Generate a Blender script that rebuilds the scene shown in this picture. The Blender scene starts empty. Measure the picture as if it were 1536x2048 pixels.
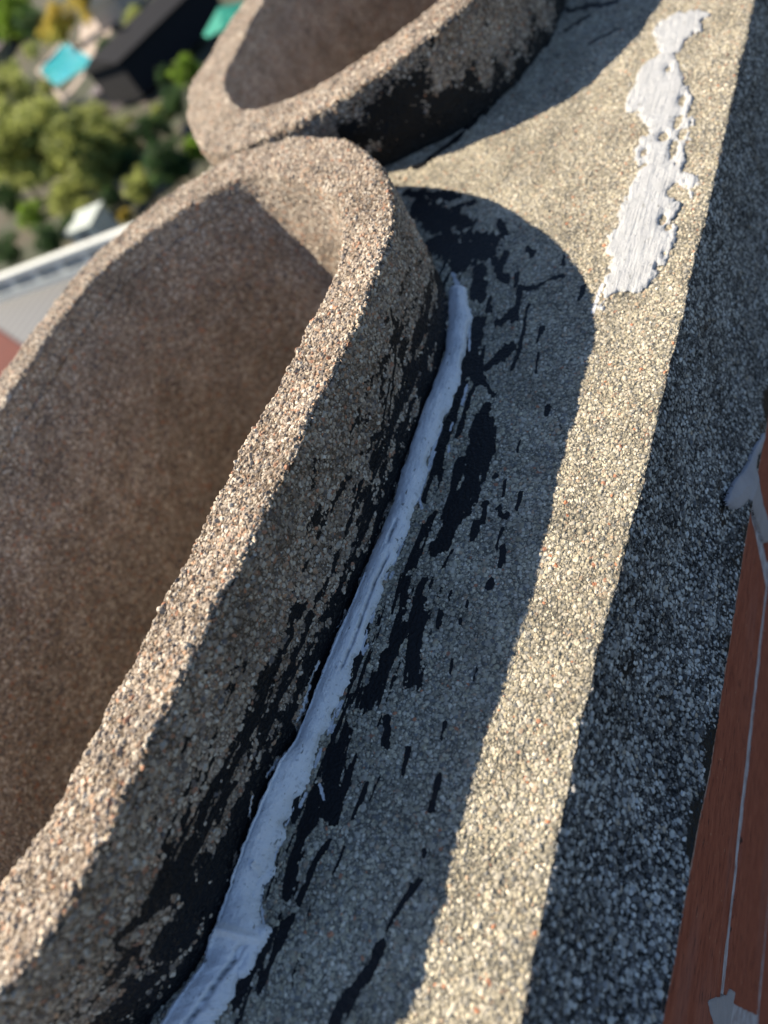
import bpy, math, random
import numpy as np
from mathutils import Matrix, Vector
rng = np.random.default_rng(7); random.seed(7)
S = bpy.context.scene
C = S.collection

# ------------------------------------------------------------------ camera
F = 1420.0
_X = np.array([1082., -2724., F]); _N = np.array([951., 1118.4, F])
_X /= np.linalg.norm(_X); _D = _N / np.linalg.norm(_N)
_D -= _X * (_X @ _D); _D /= np.linalg.norm(_D)
R = np.array([_X, np.cross(-_D, _X), -_D])          # rows: world axes in lens axes
H = 0.22
CAM = np.array([0., 0., H])
cam = bpy.data.cameras.new('camera'); co = bpy.data.objects.new('camera', cam); C.objects.link(co)
r = R @ np.array([1., 0, 0]); u = -(R @ np.array([0, 1., 0])); b = -(R @ np.array([0, 0, 1.]))
co.matrix_world = Matrix(((r[0], u[0], b[0], 0), (r[1], u[1], b[1], 0), (r[2], u[2], b[2], H), (0, 0, 0, 1)))
cam.sensor_fit = 'HORIZONTAL'; cam.sensor_width = 36.0; cam.lens = 36.0 * F / 1536.0
cam.clip_start = 0.01; cam.clip_end = 6000
cam.dof.use_dof = True; cam.dof.focus_distance = 0.40; cam.dof.aperture_fstop = 5.6
S.camera = co

# ------------------------------------------------------------------ light
SUN_EL = math.radians(44.5); SUN_AZ = math.radians(97)   # direction towards the sun, azimuth from +X
w = bpy.data.worlds.new('World'); S.world = w; w.use_nodes = True
nt = w.node_tree; bg = nt.nodes['Background']
sky = nt.nodes.new('ShaderNodeTexSky'); sky.sky_type = 'NISHITA'; sky.sun_disc = False
sky.sun_elevation = SUN_EL; sky.sun_rotation = math.radians(90) - SUN_AZ
sky.air_density = 1.0; sky.dust_density = 0.6; sky.ozone_density = 3.6
nt.links.new(sky.outputs[0], bg.inputs[0]); bg.inputs[1].default_value = 0.068
sl = bpy.data.lights.new('sun', 'SUN'); so = bpy.data.objects.new('sun', sl); C.objects.link(so)
sl.energy = 5.0; sl.angle = math.radians(0.53); sl.color = (1.0, 0.87, 0.68)
d = Vector((math.cos(SUN_EL) * math.cos(SUN_AZ), math.cos(SUN_EL) * math.sin(SUN_AZ), math.sin(SUN_EL)))
so.rotation_euler = d.to_track_quat('Z', 'Y').to_euler()
S.view_settings.view_transform = 'Standard'; S.view_settings.look = 'None'
S.view_settings.exposure = 1.08; S.view_settings.gamma = 1.0

# ------------------------------------------------------------------ measuring helpers
def ray(px, py):
    return R @ np.array([px - 768., py - 1024., F])
def at_z(px, py, z):
    d_ = ray(px, py); return CAM + (z - H) / d_[2] * d_
def at_y(px, py, y):
    d_ = ray(px, py); return CAM + y / d_[1] * d_
SL = 0.12
def on_crown(px, py):
    d_ = ray(px, py); t = (-.09 - SL * .26 - H) / (d_[2] - SL * d_[1]); return CAM + t * d_

# ------------------------------------------------------------------ numpy noise
def _hash(i, j, k, s):
    n = (i * 73856093) ^ (j * 19349663) ^ (k * 83492791) ^ (s * 2654435)
    n = (n ^ (n >> 13)) * 1274126177
    n = n & 0x7fffffff
    n = (n ^ (n >> 16)) & 0xffff
    return n / 65535.0
def vnoise(x, y, z=0., s=0):
    x, y, z = np.broadcast_arrays(np.asarray(x, float), np.asarray(y, float), np.asarray(z, float))
    i, j, k = np.floor(x).astype(np.int64), np.floor(y).astype(np.int64), np.floor(z).astype(np.int64)
    fx, fy, fz = x - i, y - j, z - k
    fx, fy, fz = [t * t * (3 - 2 * t) for t in (fx, fy, fz)]
    o = 0
    for a in (0, 1):
        for b_ in (0, 1):
            for c in (0, 1):
                o = o + _hash(i + a, j + b_, k + c, s) * (fx if a else 1 - fx) * (fy if b_ else 1 - fy) * (fz if c else 1 - fz)
    return o * 2 - 1
def fbm(x, y, z=0., s=0, n=4):
    o = 0; a = .5
    for q in range(n):
        o = o + a * vnoise(x * 2 ** q, y * 2 ** q, np.asarray(z) * 2 ** q, s + q * 17); a *= .5
    return o

# ------------------------------------------------------------------ object helpers
def tag(o, label=None, cat=None, group=None, kind=None):
    if label: o['label'] = label
    if cat: o['category'] = cat
    if group: o['group'] = group
    if kind: o['kind'] = kind
    return o
def empty(name, loc=(0, 0, 0), rz=0):
    o = bpy.data.objects.new(name, None); C.objects.link(o); o.location = loc; o.rotation_euler.z = rz
    o.empty_display_size = .1
    return o
def link(name, me, mat, parent=None):
    o = bpy.data.objects.new(name, me); C.objects.link(o)
    if mat: me.materials.append(mat)
    if parent: o.parent = parent
    return o
def mesh_np(name, V, Fq, mat, parent=None, smooth=True, attrs=None, n=4):
    me = bpy.data.meshes.new(name)
    V = np.ascontiguousarray(V, dtype=np.float32); Fq = np.ascontiguousarray(Fq, dtype=np.int32)
    me.vertices.add(len(V)); me.vertices.foreach_set('co', V.ravel())
    me.loops.add(Fq.size); me.loops.foreach_set('vertex_index', Fq.ravel())
    me.polygons.add(len(Fq)); me.polygons.foreach_set('loop_start', np.arange(0, Fq.size, n, dtype=np.int32))
    me.update(calc_edges=True)
    me.polygons.foreach_set('use_smooth', np.full(len(Fq), smooth))
    for k, a in (attrs or {}).items():
        at = me.attributes.new(k, 'FLOAT', 'POINT'); at.data.foreach_set('value', np.ascontiguousarray(a, dtype=np.float32).ravel())
    me.validate(); me.update()
    return link(name, me, mat, parent)
def grid_faces(nu, nv, wrap=False):
    i = np.arange(nu if wrap else nu - 1)[:, None]; j = np.arange(nv - 1)[None, :]
    a = i * nv + j; i2 = (i + 1) % nu if wrap else i + 1
    b_ = i2 * nv + j
    return np.stack([a, b_, b_ + 1, a + 1], -1).reshape(-1, 4)
def nonuni(stops):
    """[(start, end, step), ...] -> sample positions"""
    o = []
    for a, b_, st in stops:
        n = max(1, int(math.ceil((b_ - a) / st))); o.append(np.linspace(a, b_, n, endpoint=False))
    return np.concatenate(o + [[stops[-1][1]]])
class MB:
    def __init__(s): s.v = []; s.f = []
    def box(s, c, d, rz=0, tilt=0):
        M = Matrix.Translation(c) @ Matrix.Rotation(rz, 4, 'Z') @ Matrix.Rotation(tilt, 4, 'X')
        n = len(s.v)
        for x in (-.5, .5):
            for y in (-.5, .5):
                for z in (-.5, .5): s.v.append(tuple(M @ Vector((x * d[0], y * d[1], z * d[2]))))
        s.f += [tuple(n + q for q in p) for p in ((0, 1, 3, 2), (4, 6, 7, 5), (0, 4, 5, 1), (2, 3, 7, 6), (0, 2, 6, 4), (1, 5, 7, 3))]
        return s
    def prism(s, pts, z0, z1):
        n = len(s.v); k = len(pts)
        s.v += [(p[0], p[1], z0) for p in pts] + [(p[0], p[1], z1) for p in pts]
        s.f += [tuple(range(n + k - 1, n - 1, -1)), tuple(range(n + k, n + 2 * k))]
        s.f += [(n + i, n + (i + 1) % k, n + k + (i + 1) % k, n + k + i) for i in range(k)]
        return s
    def tube(s, pts, rad, seg=10):
        n0 = len(s.v)
        for i, p in enumerate(pts):
            p = Vector(p); t = (Vector(pts[min(i + 1, len(pts) - 1)]) - Vector(pts[max(i - 1, 0)])).normalized()
            a = t.orthogonal().normalized(); b_ = t.cross(a)
            if i:
                pa = s._a; a = (pa - t * pa.dot(t)).normalized(); b_ = t.cross(a)
            s._a = a
            for q in range(seg):
                an = 2 * math.pi * q / seg
                s.v.append(tuple(p + (a * math.cos(an) + b_ * math.sin(an)) * rad[i]))
        for i in range(len(pts) - 1):
            for q in range(seg):
                s.f.append((n0 + i * seg + q, n0 + i * seg + (q + 1) % seg, n0 + (i + 1) * seg + (q + 1) % seg, n0 + (i + 1) * seg + q))
        s.f.append(tuple(n0 + (len(pts) - 1) * seg + q for q in range(seg)))
        return s
    def build(s, name, mat, parent=None, smooth=False):
        me = bpy.data.meshes.new(name); me.from_pydata(s.v, [], s.f); me.update()
        if smooth: me.polygons.foreach_set('use_smooth', [True] * len(me.polygons))
        return link(name, me, mat, parent)

# ------------------------------------------------------------------ node helpers
class NT:
    def __init__(s, name):
        s.m = bpy.data.materials.new(name); s.m.use_nodes = True; s.t = s.m.node_tree
        s.n = s.t.nodes; s.p = s.n['Principled BSDF']; s.out = s.n['Material Output']
    def node(s, ty, **kw):
        n = s.n.new(ty)
        for k, v in kw.items(): setattr(n, k, v)
        return n
    def set(s, sock, v):
        if isinstance(v, bpy.types.NodeSocket): s.t.links.new(v, sock)
        elif v is not None: sock.default_value = v
    def math(s, op, a, b_=None, c=None, clamp=False):
        n = s.node('ShaderNodeMath', operation=op); n.use_clamp = clamp
        s.set(n.inputs[0], a); s.set(n.inputs[1], b_)
        if c is not None: s.set(n.inputs[2], c)
        return n.outputs[0]
    def mix(s, f, a, b_):
        n = s.node('ShaderNodeMix', data_type='RGBA')
        s.set(n.inputs[0], f)
        s.set(n.inputs[6], a if isinstance(a, bpy.types.NodeSocket) else (*a, 1)); s.set(n.inputs[7], b_ if isinstance(b_, bpy.types.NodeSocket) else (*b_, 1))
        return n.outputs[2]
    def mapr(s, v, a, b_, c=0., d_=1.):
        n = s.node('ShaderNodeMapRange'); n.clamp = True
        s.set(n.inputs[0], v)
        for q, k in zip((1, 2, 3, 4), (a, b_, c, d_)): n.inputs[q].default_value = k
        return n.outputs[0]
    def noise(s, vec, scale, detail=3, rough=.55, dist=0):
        n = s.node('ShaderNodeTexNoise'); s.set(n.inputs['Vector'], vec)
        n.inputs['Scale'].default_value = scale; n.inputs['Detail'].default_value = detail
        n.inputs['Roughness'].default_value = rough; n.inputs['Distortion'].default_value = dist
        return n
    def ramp(s, v, stops, interp='LINEAR'):
        n = s.node('ShaderNodeValToRGB'); cr = n.color_ramp; cr.interpolation = interp
        while len(cr.elements) < len(stops): cr.elements.new(.5)
        for e, (p, c) in zip(cr.elements, stops): e.position = p; e.color = (*c, 1)
        s.set(n.inputs[0], v); return n.outputs[0]
    def coord(s): return s.node('ShaderNodeTexCoord').outputs['Object']
    def scale(s, vec, v):
        n = s.node('ShaderNodeVectorMath', operation='MULTIPLY'); s.set(n.inputs[0], vec); n.inputs[1].default_value = v; return n.outputs[0]
    def attr(s, name):
        n = s.node('ShaderNodeAttribute'); n.attribute_name = name; return n.outputs['Fac']
    def disp(s, h, method='BOTH'):
        n = s.node('ShaderNodeDisplacement'); s.set(n.inputs['Height'], h)
        n.inputs['Midlevel'].default_value = 0; n.inputs['Scale'].default_value = 1
        s.t.links.new(n.outputs[0], s.out.inputs['Displacement']); s.m.displacement_method = method

def aggregate(name, palette, matrix, sizes=(.0046, .0026, .00145), hts=(.0016, .0010, .0006), big=.30, tar=True, smear=False, value=1.0, tarcol=(.006, .007, .009), stain=None, gapw=1.0, fleck=0, pst=.00055):
    """exposed aggregate: three sizes of pebble bedded in cement, with an optional coat of tar"""
    s = NT(name); co_ = s.coord()
    # warp so that the pebbles are not round cells
    wn = s.noise(co_, 260, 2).outputs['Color']
    sub = s.node('ShaderNodeVectorMath', operation='SUBTRACT'); s.set(sub.inputs[0], wn); sub.inputs[1].default_value = (.5, .5, .5)
    mu = s.scale(sub.outputs[0], (.0022,) * 3)
    ad = s.node('ShaderNodeVectorMath', operation='ADD'); s.set(ad.inputs[0], co_); s.set(ad.inputs[1], mu); p = ad.outputs[0]
    H_ = None; col = None
    for k, (sz, ht) in enumerate(zip(sizes, hts)):
        v = s.node('ShaderNodeTexVoronoi', feature='F1', distance='EUCLIDEAN' if k else 'MINKOWSKI')
        if not k: v.inputs['Exponent'].default_value = 1.6
        s.set(v.inputs['Vector'], p); v.inputs['Scale'].default_value = 1 / sz; v.inputs['Randomness'].default_value = 1
        sep = s.node('ShaderNodeSeparateColor'); s.set(sep.inputs[0], v.outputs['Color'])
        rr, gg, bb = sep.outputs[0], sep.outputs[1], sep.outputs[2]
        rad = s.mapr(bb, 0, 1, (.36, .50, .55)[k], (.60, .80, .85)[k])
        q = s.math('DIVIDE', v.outputs['Distance'], rad)
        dome = s.math('SUBTRACT', 1.0, s.math('POWER', q, 2.6))
        dome = s.math('MULTIPLY', dome, s.mapr(gg, 0, 1, .45 * ht, 1.0 * ht))
        if k == 0:
            dome = s.math('MULTIPLY', s.math('LESS_THAN', rr, big), s.math('MAXIMUM', dome, -0.0001))
            # re-spread the random value of the chosen cells
            rr = s.math('DIVIDE', rr, big)
        c = s.ramp(s.math('FRACT', s.math('ADD', s.math('MULTIPLY', rr, 3.7), gg)), palette, 'CONSTANT')
        c = s.mix(s.mapr(bb, 0, 1, 0, .5), c, tuple(x * .55 for x in palette[len(palette) // 2][1]))
        if H_ is None: H_, col = dome, c
        else:
            f = s.math('GREATER_THAN', dome, H_); col = s.mix(f, col, c); H_ = s.math('MAXIMUM', H_, dome)
    paste = s.mapr(s.noise(co_, 34, 4, .6).outputs['Fac'], .42, .72, 0, pst)
    H_ = s.math('SUBTRACT', H_, paste)
    # cement between the stones, its colour darkened to imitate shade in the creases
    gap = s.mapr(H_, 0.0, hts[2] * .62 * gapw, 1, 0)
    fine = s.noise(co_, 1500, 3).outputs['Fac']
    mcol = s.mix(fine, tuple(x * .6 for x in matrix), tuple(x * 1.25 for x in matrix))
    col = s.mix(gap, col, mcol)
    lo = s.noise(co_, 22, 4).outputs['Fac']
    col = s.mix(1.0, col, col)
    mul = s.node('ShaderNodeMix', data_type='RGBA', blend_type='MULTIPLY'); mul.inputs[0].default_value = 1
    s.set(mul.inputs[6], col); s.set(mul.inputs[7], s.ramp(lo, [(.3, (.74 * value, .73 * value, .72 * value)), (.68, (1.12 * value,) * 3)])); col = mul.outputs[2]
    if stain:
        st = s.mapr(s.noise(s.scale(co_, stain[1]), 1, 4).outputs['Fac'], .52, .66)
        col = s.mix(s.math('MULTIPLY', st, stain[2]), col, stain[0])
    H_ = s.math('MAXIMUM', H_, -.0002)
    H_ = s.math('ADD', H_, s.math('MULTIPLY', s.math('SUBTRACT', s.noise(co_, 700, 3).outputs['Fac'], .5), .0004))
    H_ = s.math('ADD', H_, s.math('MULTIPLY', s.math('SUBTRACT', s.noise(co_, 45, 3).outputs['Fac'], .5), .0035))
    rough = s.mapr(gap, 0, 1, .62, .95)
    if fleck:      # small black pits and lichen specks
        fk = s.math('MULTIPLY', s.mapr(s.noise(co_, 150, 3, .6).outputs['Fac'], .66, .70), s.mapr(s.noise(co_, 18, 3).outputs['Fac'], .45, .6))
        col = s.mix(s.math('MULTIPLY', fk, fleck * 2), col, (.03, .032, .03))
    if tar:
        ta = s.attr('tar')
        pe = s.math('MULTIPLY', s.mapr(s.math('SUBTRACT', H_, 0), -.0003, hts[1]), .55)
        n1 = s.math('MULTIPLY', s.math('SUBTRACT', s.noise(co_, 330, 4, .6).outputs['Fac'], .5), .75)
        tt = s.math('ADD', s.math('SUBTRACT', ta, pe), n1)
        tm = s.mapr(tt, .34, .42)
        col = s.mix(tm, col, tarcol)
        rough = s.math('ADD', s.math('MULTIPLY', rough, s.math('SUBTRACT', 1, tm)), s.math('MULTIPLY', tm, .38))
        H_ = s.math('ADD', s.math('MULTIPLY', H_, s.mapr(tm, 0, 1, 1, .40)), s.math('MULTIPLY', tm, .0005))
    if smear:
        wa = s.attr('white')
        n2 = s.math('MULTIPLY', s.math('SUBTRACT', s.noise(s.scale(co_, (.45, 1, 1)), 420, 4, .65).outputs['Fac'], .5), 1.9)
        tm = s.mapr(s.math('ADD', wa, n2), .45, .55)
        col = s.mix(tm, col, (.62, .63, .66))
    s.set(s.p.inputs['Base Color'], col); s.set(s.p.inputs['Roughness'], rough)
    s.p.inputs['Specular IOR Level'].default_value = .25
    s.disp(H_)
    return s.m

def plain(name, c, rough=.8, var=.25, sc=6, bump=0, metal=0, spec=.3):
    s = NT(name); co_ = s.coord(); n = s.noise(co_, sc, 5).outputs['Fac']
    s.set(s.p.inputs['Base Color'], s.ramp(n, [(.3, tuple(x * (1 - var) for x in c)), (.7, tuple(min(1, x * (1 + var)) for x in c))]))
    s.p.inputs['Roughness'].default_value = rough; s.p.inputs['Metallic'].default_value = metal; s.p.inputs['Specular IOR Level'].default_value = spec
    if bump:
        b_ = s.node('ShaderNodeBump'); b_.inputs['Distance'].default_value = bump; s.set(b_.inputs['Height'], s.noise(co_, sc * 6, 5).outputs['Fac']); s.t.links.new(b_.outputs[0], s.p.inputs['Normal'])
    return s.m
def leafmat(name, c1, c2):
    s = NT(name); co_ = s.coord()
    n = s.noise(co_, 2.2, 4).outputs['Fac']; a = s.attr('shade')
    f = s.math('ADD', s.math('MULTIPLY', n, .6), s.math('MULTIPLY', a, .55), clamp=True)
    s.set(s.p.inputs['Base Color'], s.ramp(f, [(.25, c1), (.85, c2)]))
    s.p.inputs['Roughness'].default_value = .55; s.p.inputs['Specular IOR Level'].default_value = .3
    tr = s.node('ShaderNodeBsdfTranslucent'); s.set(tr.inputs[0], s.ramp(f, [(.25, tuple(x * 1.2 for x in c1)), (.85, tuple(x * 1.3 for x in c2))]))
    mx = s.node('ShaderNodeMixShader'); mx.inputs[0].default_value = .5
    s.t.links.new(s.p.outputs[0], mx.inputs[1]); s.t.links.new(tr.outputs[0], mx.inputs[2]); s.t.links.new(mx.outputs[0], s.out.inputs[0])
    return s.m

PAL_CROWN = [(0, (.56, .53, .42)), (.16, (.36, .34, .265)), (.30, (.66, .62, .49)), (.44, (.46, .42, .31)), (.56, (.22, .23, .23)), (.64, (.54, .52, .45)), (.80, (.76, .73, .63)), (.94, (.52, .40, .29)), (.988, (.55, .24, .13))]
PAL_CROWN = [(p, (c[0] * 1.03, c[1] * .98, c[2] * .92)) for p, c in PAL_CROWN]
PAL_FLUE = [(0, (.52, .43, .33)), (.13, (.33, .26, .20)), (.28, (.66, .58, .47)), (.40, (.38, .31, .25)), (.54, (.17, .15, .14)), (.64, (.50, .42, .34)), (.78, (.70, .63, .53)), (.90, (.48, .31, .20)), (.965, (.50, .25, .15))]
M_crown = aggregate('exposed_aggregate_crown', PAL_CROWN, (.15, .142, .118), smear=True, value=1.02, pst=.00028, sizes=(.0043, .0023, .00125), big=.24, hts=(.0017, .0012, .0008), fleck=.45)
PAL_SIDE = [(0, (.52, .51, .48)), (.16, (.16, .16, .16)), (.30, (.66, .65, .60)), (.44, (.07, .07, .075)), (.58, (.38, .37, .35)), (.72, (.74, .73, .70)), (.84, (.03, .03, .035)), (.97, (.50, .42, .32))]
M_side = aggregate('dark_aggregate_side', PAL_SIDE, (.018, .018, .019), smear=False, big=.34, value=1.05, gapw=1.4, hts=(.0020, .0014, .0008), pst=.0003)  # near-black gaps and a share of near-black stones
M_flue = aggregate('pumice_flue', PAL_FLUE, (.13, .10, .075), smear=True, big=.34, value=1.08, pst=.0004, hts=(.0031, .0020, .0011), sizes=(.0048, .0027, .0015))
M_soot = aggregate('sooted_flue', [(p, tuple(x * k for x, k in zip(c, (.72, .73, .74)))) for p, c in PAL_FLUE], (.13, .105, .082), tar=False, big=.34, sizes=(.0056, .0032, .0018), hts=(.0018, .0012, .0008), value=1.60, pst=.0001)

def caulk(name, c, brush=0.):
    s = NT(name); co_ = s.coord()
    n = s.noise(co_, 60, 5).outputs['Fac']
    col = s.ramp(n, [(.3, tuple(x * .86 for x in c)), (.6, c)])
    sp = s.mapr(s.noise(co_, 520, 2).outputs['Fac'], .68, .74)
    col = s.mix(s.math('MULTIPLY', sp, .55), col, (.25, .27, .30))
    a = s.attr('darken'); col = s.mix(a, col, (.06, .065, .07))
    s.set(s.p.inputs['Base Color'], col); s.p.inputs['Roughness'].default_value = .62; s.p.inputs['Specular IOR Level'].default_value = .35
    b_ = s.node('ShaderNodeBump'); b_.inputs['Distance'].default_value = .0006; s.set(b_.inputs['Height'], s.noise(co_, 900, 4).outputs['Fac']); s.t.links.new(b_.outputs[0], s.p.inputs['Normal'])
    if brush:
        bn = s.noise(s.scale(co_, (.07, 1, 1)), 620, 4, .7).outputs['Fac']; b2 = s.node('ShaderNodeBump'); b2.inputs['Distance'].default_value = brush
        s.set(b2.inputs['Height'], bn); s.t.links.new(b_.outputs[0], b2.inputs['Normal']); s.t.links.new(b2.outputs[0], s.p.inputs['Normal'])
        pit = s.mapr(s.noise(s.scale(co_, (.5, 1, 1)), 330, 3, .6).outputs['Fac'], .66, .70)
        c2 = s.mix(s.math('MULTIPLY', pit, .8), col, (.12, .12, .10)); s.set(s.p.inputs['Base Color'], c2)
    return s.m
M_caulk = caulk('white_sealant', (.84, .85, .88), .0007)
M_patch = caulk('white_mortar_smear', (.47, .485, .505), .0012)

M_smear = caulk('grey_mortar_smear', (.40, .38, .40))

# ------------------------------------------------------------------ plan of the two flues (metres, measured at the rim)
def closed_spline(P, U):
    """Catmull-Rom through closed control points, U in [0, n)"""
    P = np.asarray(P, float); n = len(P); i = np.floor(U).astype(int); t = (U - i)[:, None]
    a, b_, c, e = P[(i - 1) % n], P[i % n], P[(i + 1) % n], P[(i + 2) % n]
    return .5 * (2 * b_ + (c - a) * t + (2 * a - 5 * b_ + 4 * c - e) * t ** 2 + (3 * b_ - a - 3 * c + e) * t ** 3)
F1O = [(-.145, .36), (-.125, .305), (-.085, .270), (-.046, .256), (.02, .2545), (.095, .2535), (.144, .253), (.19, .253), (.241, .254), (.29, .2555), (.341, .260), (.378, .270), (.415, .290), (.452, .319), (.493, .363), (.522, .418), (.537, .495), (.522, .560), (.498, .598), (.460, .633), (.398, .662), (.309, .661), (.2, .656), (.08, .652), (-.03, .64), (-.105, .58), (-.145, .48)]
F1I = [(-.108, .375), (-.088, .33), (-.059, .304), (-.02, .292), (.03, .292), (.092, .292), (.134, .2925), (.172, .294), (.213, .293), (.263, .293), (.313, .292), (.345, .300), (.389, .320), (.418, .345), (.451, .391), (.470, .428), (.488, .475), (.481, .518), (.458, .558), (.426, .592), (.385, .620), (.31, .622), (.2, .616), (.08, .612), (-.02, .60), (-.08, .55), (-.108, .475)]
F2O = [(.546, .517), (.552, .490), (.558, .45), (.572, .405), (.594, .367), (.622, .330), (.668, .302), (.74, .282), (.85, .279), (1.05, .285), (1.2, .34), (1.29, .45), (1.32, .58), (1.27, .72), (1.17, .79), (1.014, .788), (.889, .766), (.78, .745), (.735, .720), (.662, .670), (.570, .580)]
F2I = [(.616, .503), (.613, .475), (.619, .448), (.634, .417), (.650, .390), (.670, .367), (.70, .344), (.78, .320), (.87, .320), (1.05, .33), (1.165, .375), (1.235, .47), (1.25, .58), (1.21, .68), (1.12, .733), (.956, .720), (.86, .694), (.765, .669), (.719, .643), (.657, .589), (.627, .549)]

def seg_inside_dist(P, poly):
    """signed distance (positive inside) of points P (n,2) to a polygon"""
    poly = np.asarray(poly, float)[:, :2]; best = np.full(len(P), 1e9); ins = np.zeros(len(P), bool)
    for i in range(len(poly)):
        a, b_ = poly[i], poly[(i + 1) % len(poly)]; e = b_ - a; wv = P - a
        t = np.clip((wv @ e) / (e @ e + 1e-18), 0, 1); dd = np.linalg.norm(wv - t[:, None] * e, axis=1); best = np.minimum(best, dd)
        cnd = ((a[1] > P[:, 1]) != (b_[1] > P[:, 1])); xi = a[0] + (P[:, 1] - a[1]) / (b_[1] - a[1] + 1e-18) * e[0]
        ins ^= cnd & (P[:, 0] < xi)
    return np.where(ins, best, -best)
def strokes_field(P, strokes):
    """max over capsules of 1 - dist/halfwidth, P (n,2)"""
    out = np.full(len(P), -3.0)
    for a, b_, r_ in strokes:
        a = np.asarray(a)[:2]; b_ = np.asarray(b_)[:2]; e = b_ - a
        lo = np.minimum(a, b_) - 3 * r_; hi = np.maximum(a, b_) + 3 * r_
        m = np.all((P > lo) & (P < hi), axis=1)
        if not m.any(): continue
        Q = P[m] - a; t = np.clip((Q @ e) / (e @ e + 1e-12), 0, 1)
        out[m] = np.maximum(out[m], 1 - np.linalg.norm(Q - t[:, None] * e, axis=1) / r_)
    return out

# black roof tar brushed on the crown: where each stroke lies
TAR_PX = [
 (700, 1400, 672, 1470, 6), (760, 1330, 750, 1350, 10), (1010, 690, 1005, 720, 7), (880, 1220, 876, 1250, 6), (820, 1500, 812, 1540, 8), (900, 1110, 890, 1130, 8), (760, 1560, 745, 1600, 5), (690, 1690, 668, 1740, 5), (1085, 650, 1078, 680, 5), (1040, 990, 1030, 1020, 6), (950, 1340, 944, 1362, 5),
 (965, 850, 940, 985, 34), (935, 985, 880, 1095, 30), (975, 815, 978, 905, 18), (842, 1200, 824, 1368, 24), (803, 1268, 735, 1400, 26), (819, 1160, 806, 1213, 14), (865, 1030, 819, 1140, 8),
 (806, 1147, 780, 1235, 5), (851, 1160, 838, 1183, 12), (731, 1310, 682, 1427, 6), (770, 1440, 772, 1495, 14), (695, 1455, 692, 1483, 10), (980, 1172, 984, 1166, 14),
 (933, 1205, 932, 1215, 6), (923, 1245, 920, 1256, 6), (675, 1500, 655, 1615, 30), (710, 1515, 667, 1650, 8), (733, 1565, 706, 1635, 7), (640, 1580, 610, 1660, 24), (610, 1660, 578, 1785, 22),
 (655, 1690, 590, 1815, 10), (598, 1585, 588, 1635, 16), (573, 1850, 515, 1985, 14), (530, 1880, 470, 1990, 22), (845, 1757, 804, 1808, 9), (804, 1808, 771, 1862, 8), (761, 1888, 741, 1931, 16),
 (733, 1943, 703, 1985, 20), (700, 1990, 672, 2045, 24), (886, 1550, 870, 1620, 12), (845, 1703, 846, 1708, 8), (632, 1800, 620, 1832, 4), (706, 1447, 690, 1482, 8),
 (815, 385, 912, 392, 18), (840, 410, 880, 450, 40), (864, 431, 929, 448, 34), (880, 497, 971, 505, 46), (890, 480, 930, 530, 40), (962, 545, 958, 594, 24), (1055, 500, 1064, 506, 14), (1124, 556, 1043, 578, 9), (1043, 578, 1030, 640, 9),
 (1034, 545, 1032, 575, 8), (1127, 512, 1125, 535, 6), (1027, 620, 998, 643, 14), (955, 640, 948, 725, 20), (1020, 692, 975, 728, 18), (1059, 604, 1027, 734, 5), (1079, 705, 1071, 750, 4),
 (932, 718, 913, 806, 16), (913, 806, 874, 920, 16), (952, 757, 919, 871, 8), (991, 950, 988, 956, 8), (1012, 960, 1008, 990, 6), (874, 920, 850, 1000, 6), (960, 1040, 950, 1075, 10), (1000, 1095, 1002, 1130, 12),
 (1000, 1060, 990, 1100, 5), (975, 1000, 968, 1040, 8), (1102, 815, 1098, 828, 8), (1040, 880, 1035, 905, 5), (905, 1180, 900, 1196, 5), (1165, 575, 1158, 600, 6), (900, 1320, 897, 1350, 5), (888, 1440, 884, 1470, 7),
 (1010, 505, 1000, 540, 12), (985, 590, 975, 620, 10), (1000, 1010, 1010, 1040, 6), (900, 420, 950, 400, 10), (930, 470, 990, 480, 24), (1000, 440, 1010, 470, 12), (985, 520, 1010, 560, 14), (930, 690, 960, 760, 16), (900, 850, 880, 960, 12), (920, 920, 890, 1040, 14), (985, 860, 965, 960, 12), (960, 760, 985, 790, 8), (850, 1050, 800, 1180, 8), (770, 1300, 745, 1380, 14), (900, 640, 925, 700, 8)]
TAR = []
for a in TAR_PX:
    p, q = on_crown(a[0], a[1]), on_crown(a[2], a[3])
    dep = (R.T @ (p - CAM))[2]
    TAR.append((p, q, a[4] * .5 * dep / F * 1.95))
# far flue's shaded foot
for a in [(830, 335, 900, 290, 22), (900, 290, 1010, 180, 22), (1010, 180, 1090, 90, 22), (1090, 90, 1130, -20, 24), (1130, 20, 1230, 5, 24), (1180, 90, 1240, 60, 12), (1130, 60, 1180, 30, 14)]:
    p, q = on_crown(a[0], a[1]), on_crown(a[2], a[3]); TAR.append((p, q, a[4] * .5 * (R.T @ (p - CAM))[2] / F * 1.1))

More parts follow.
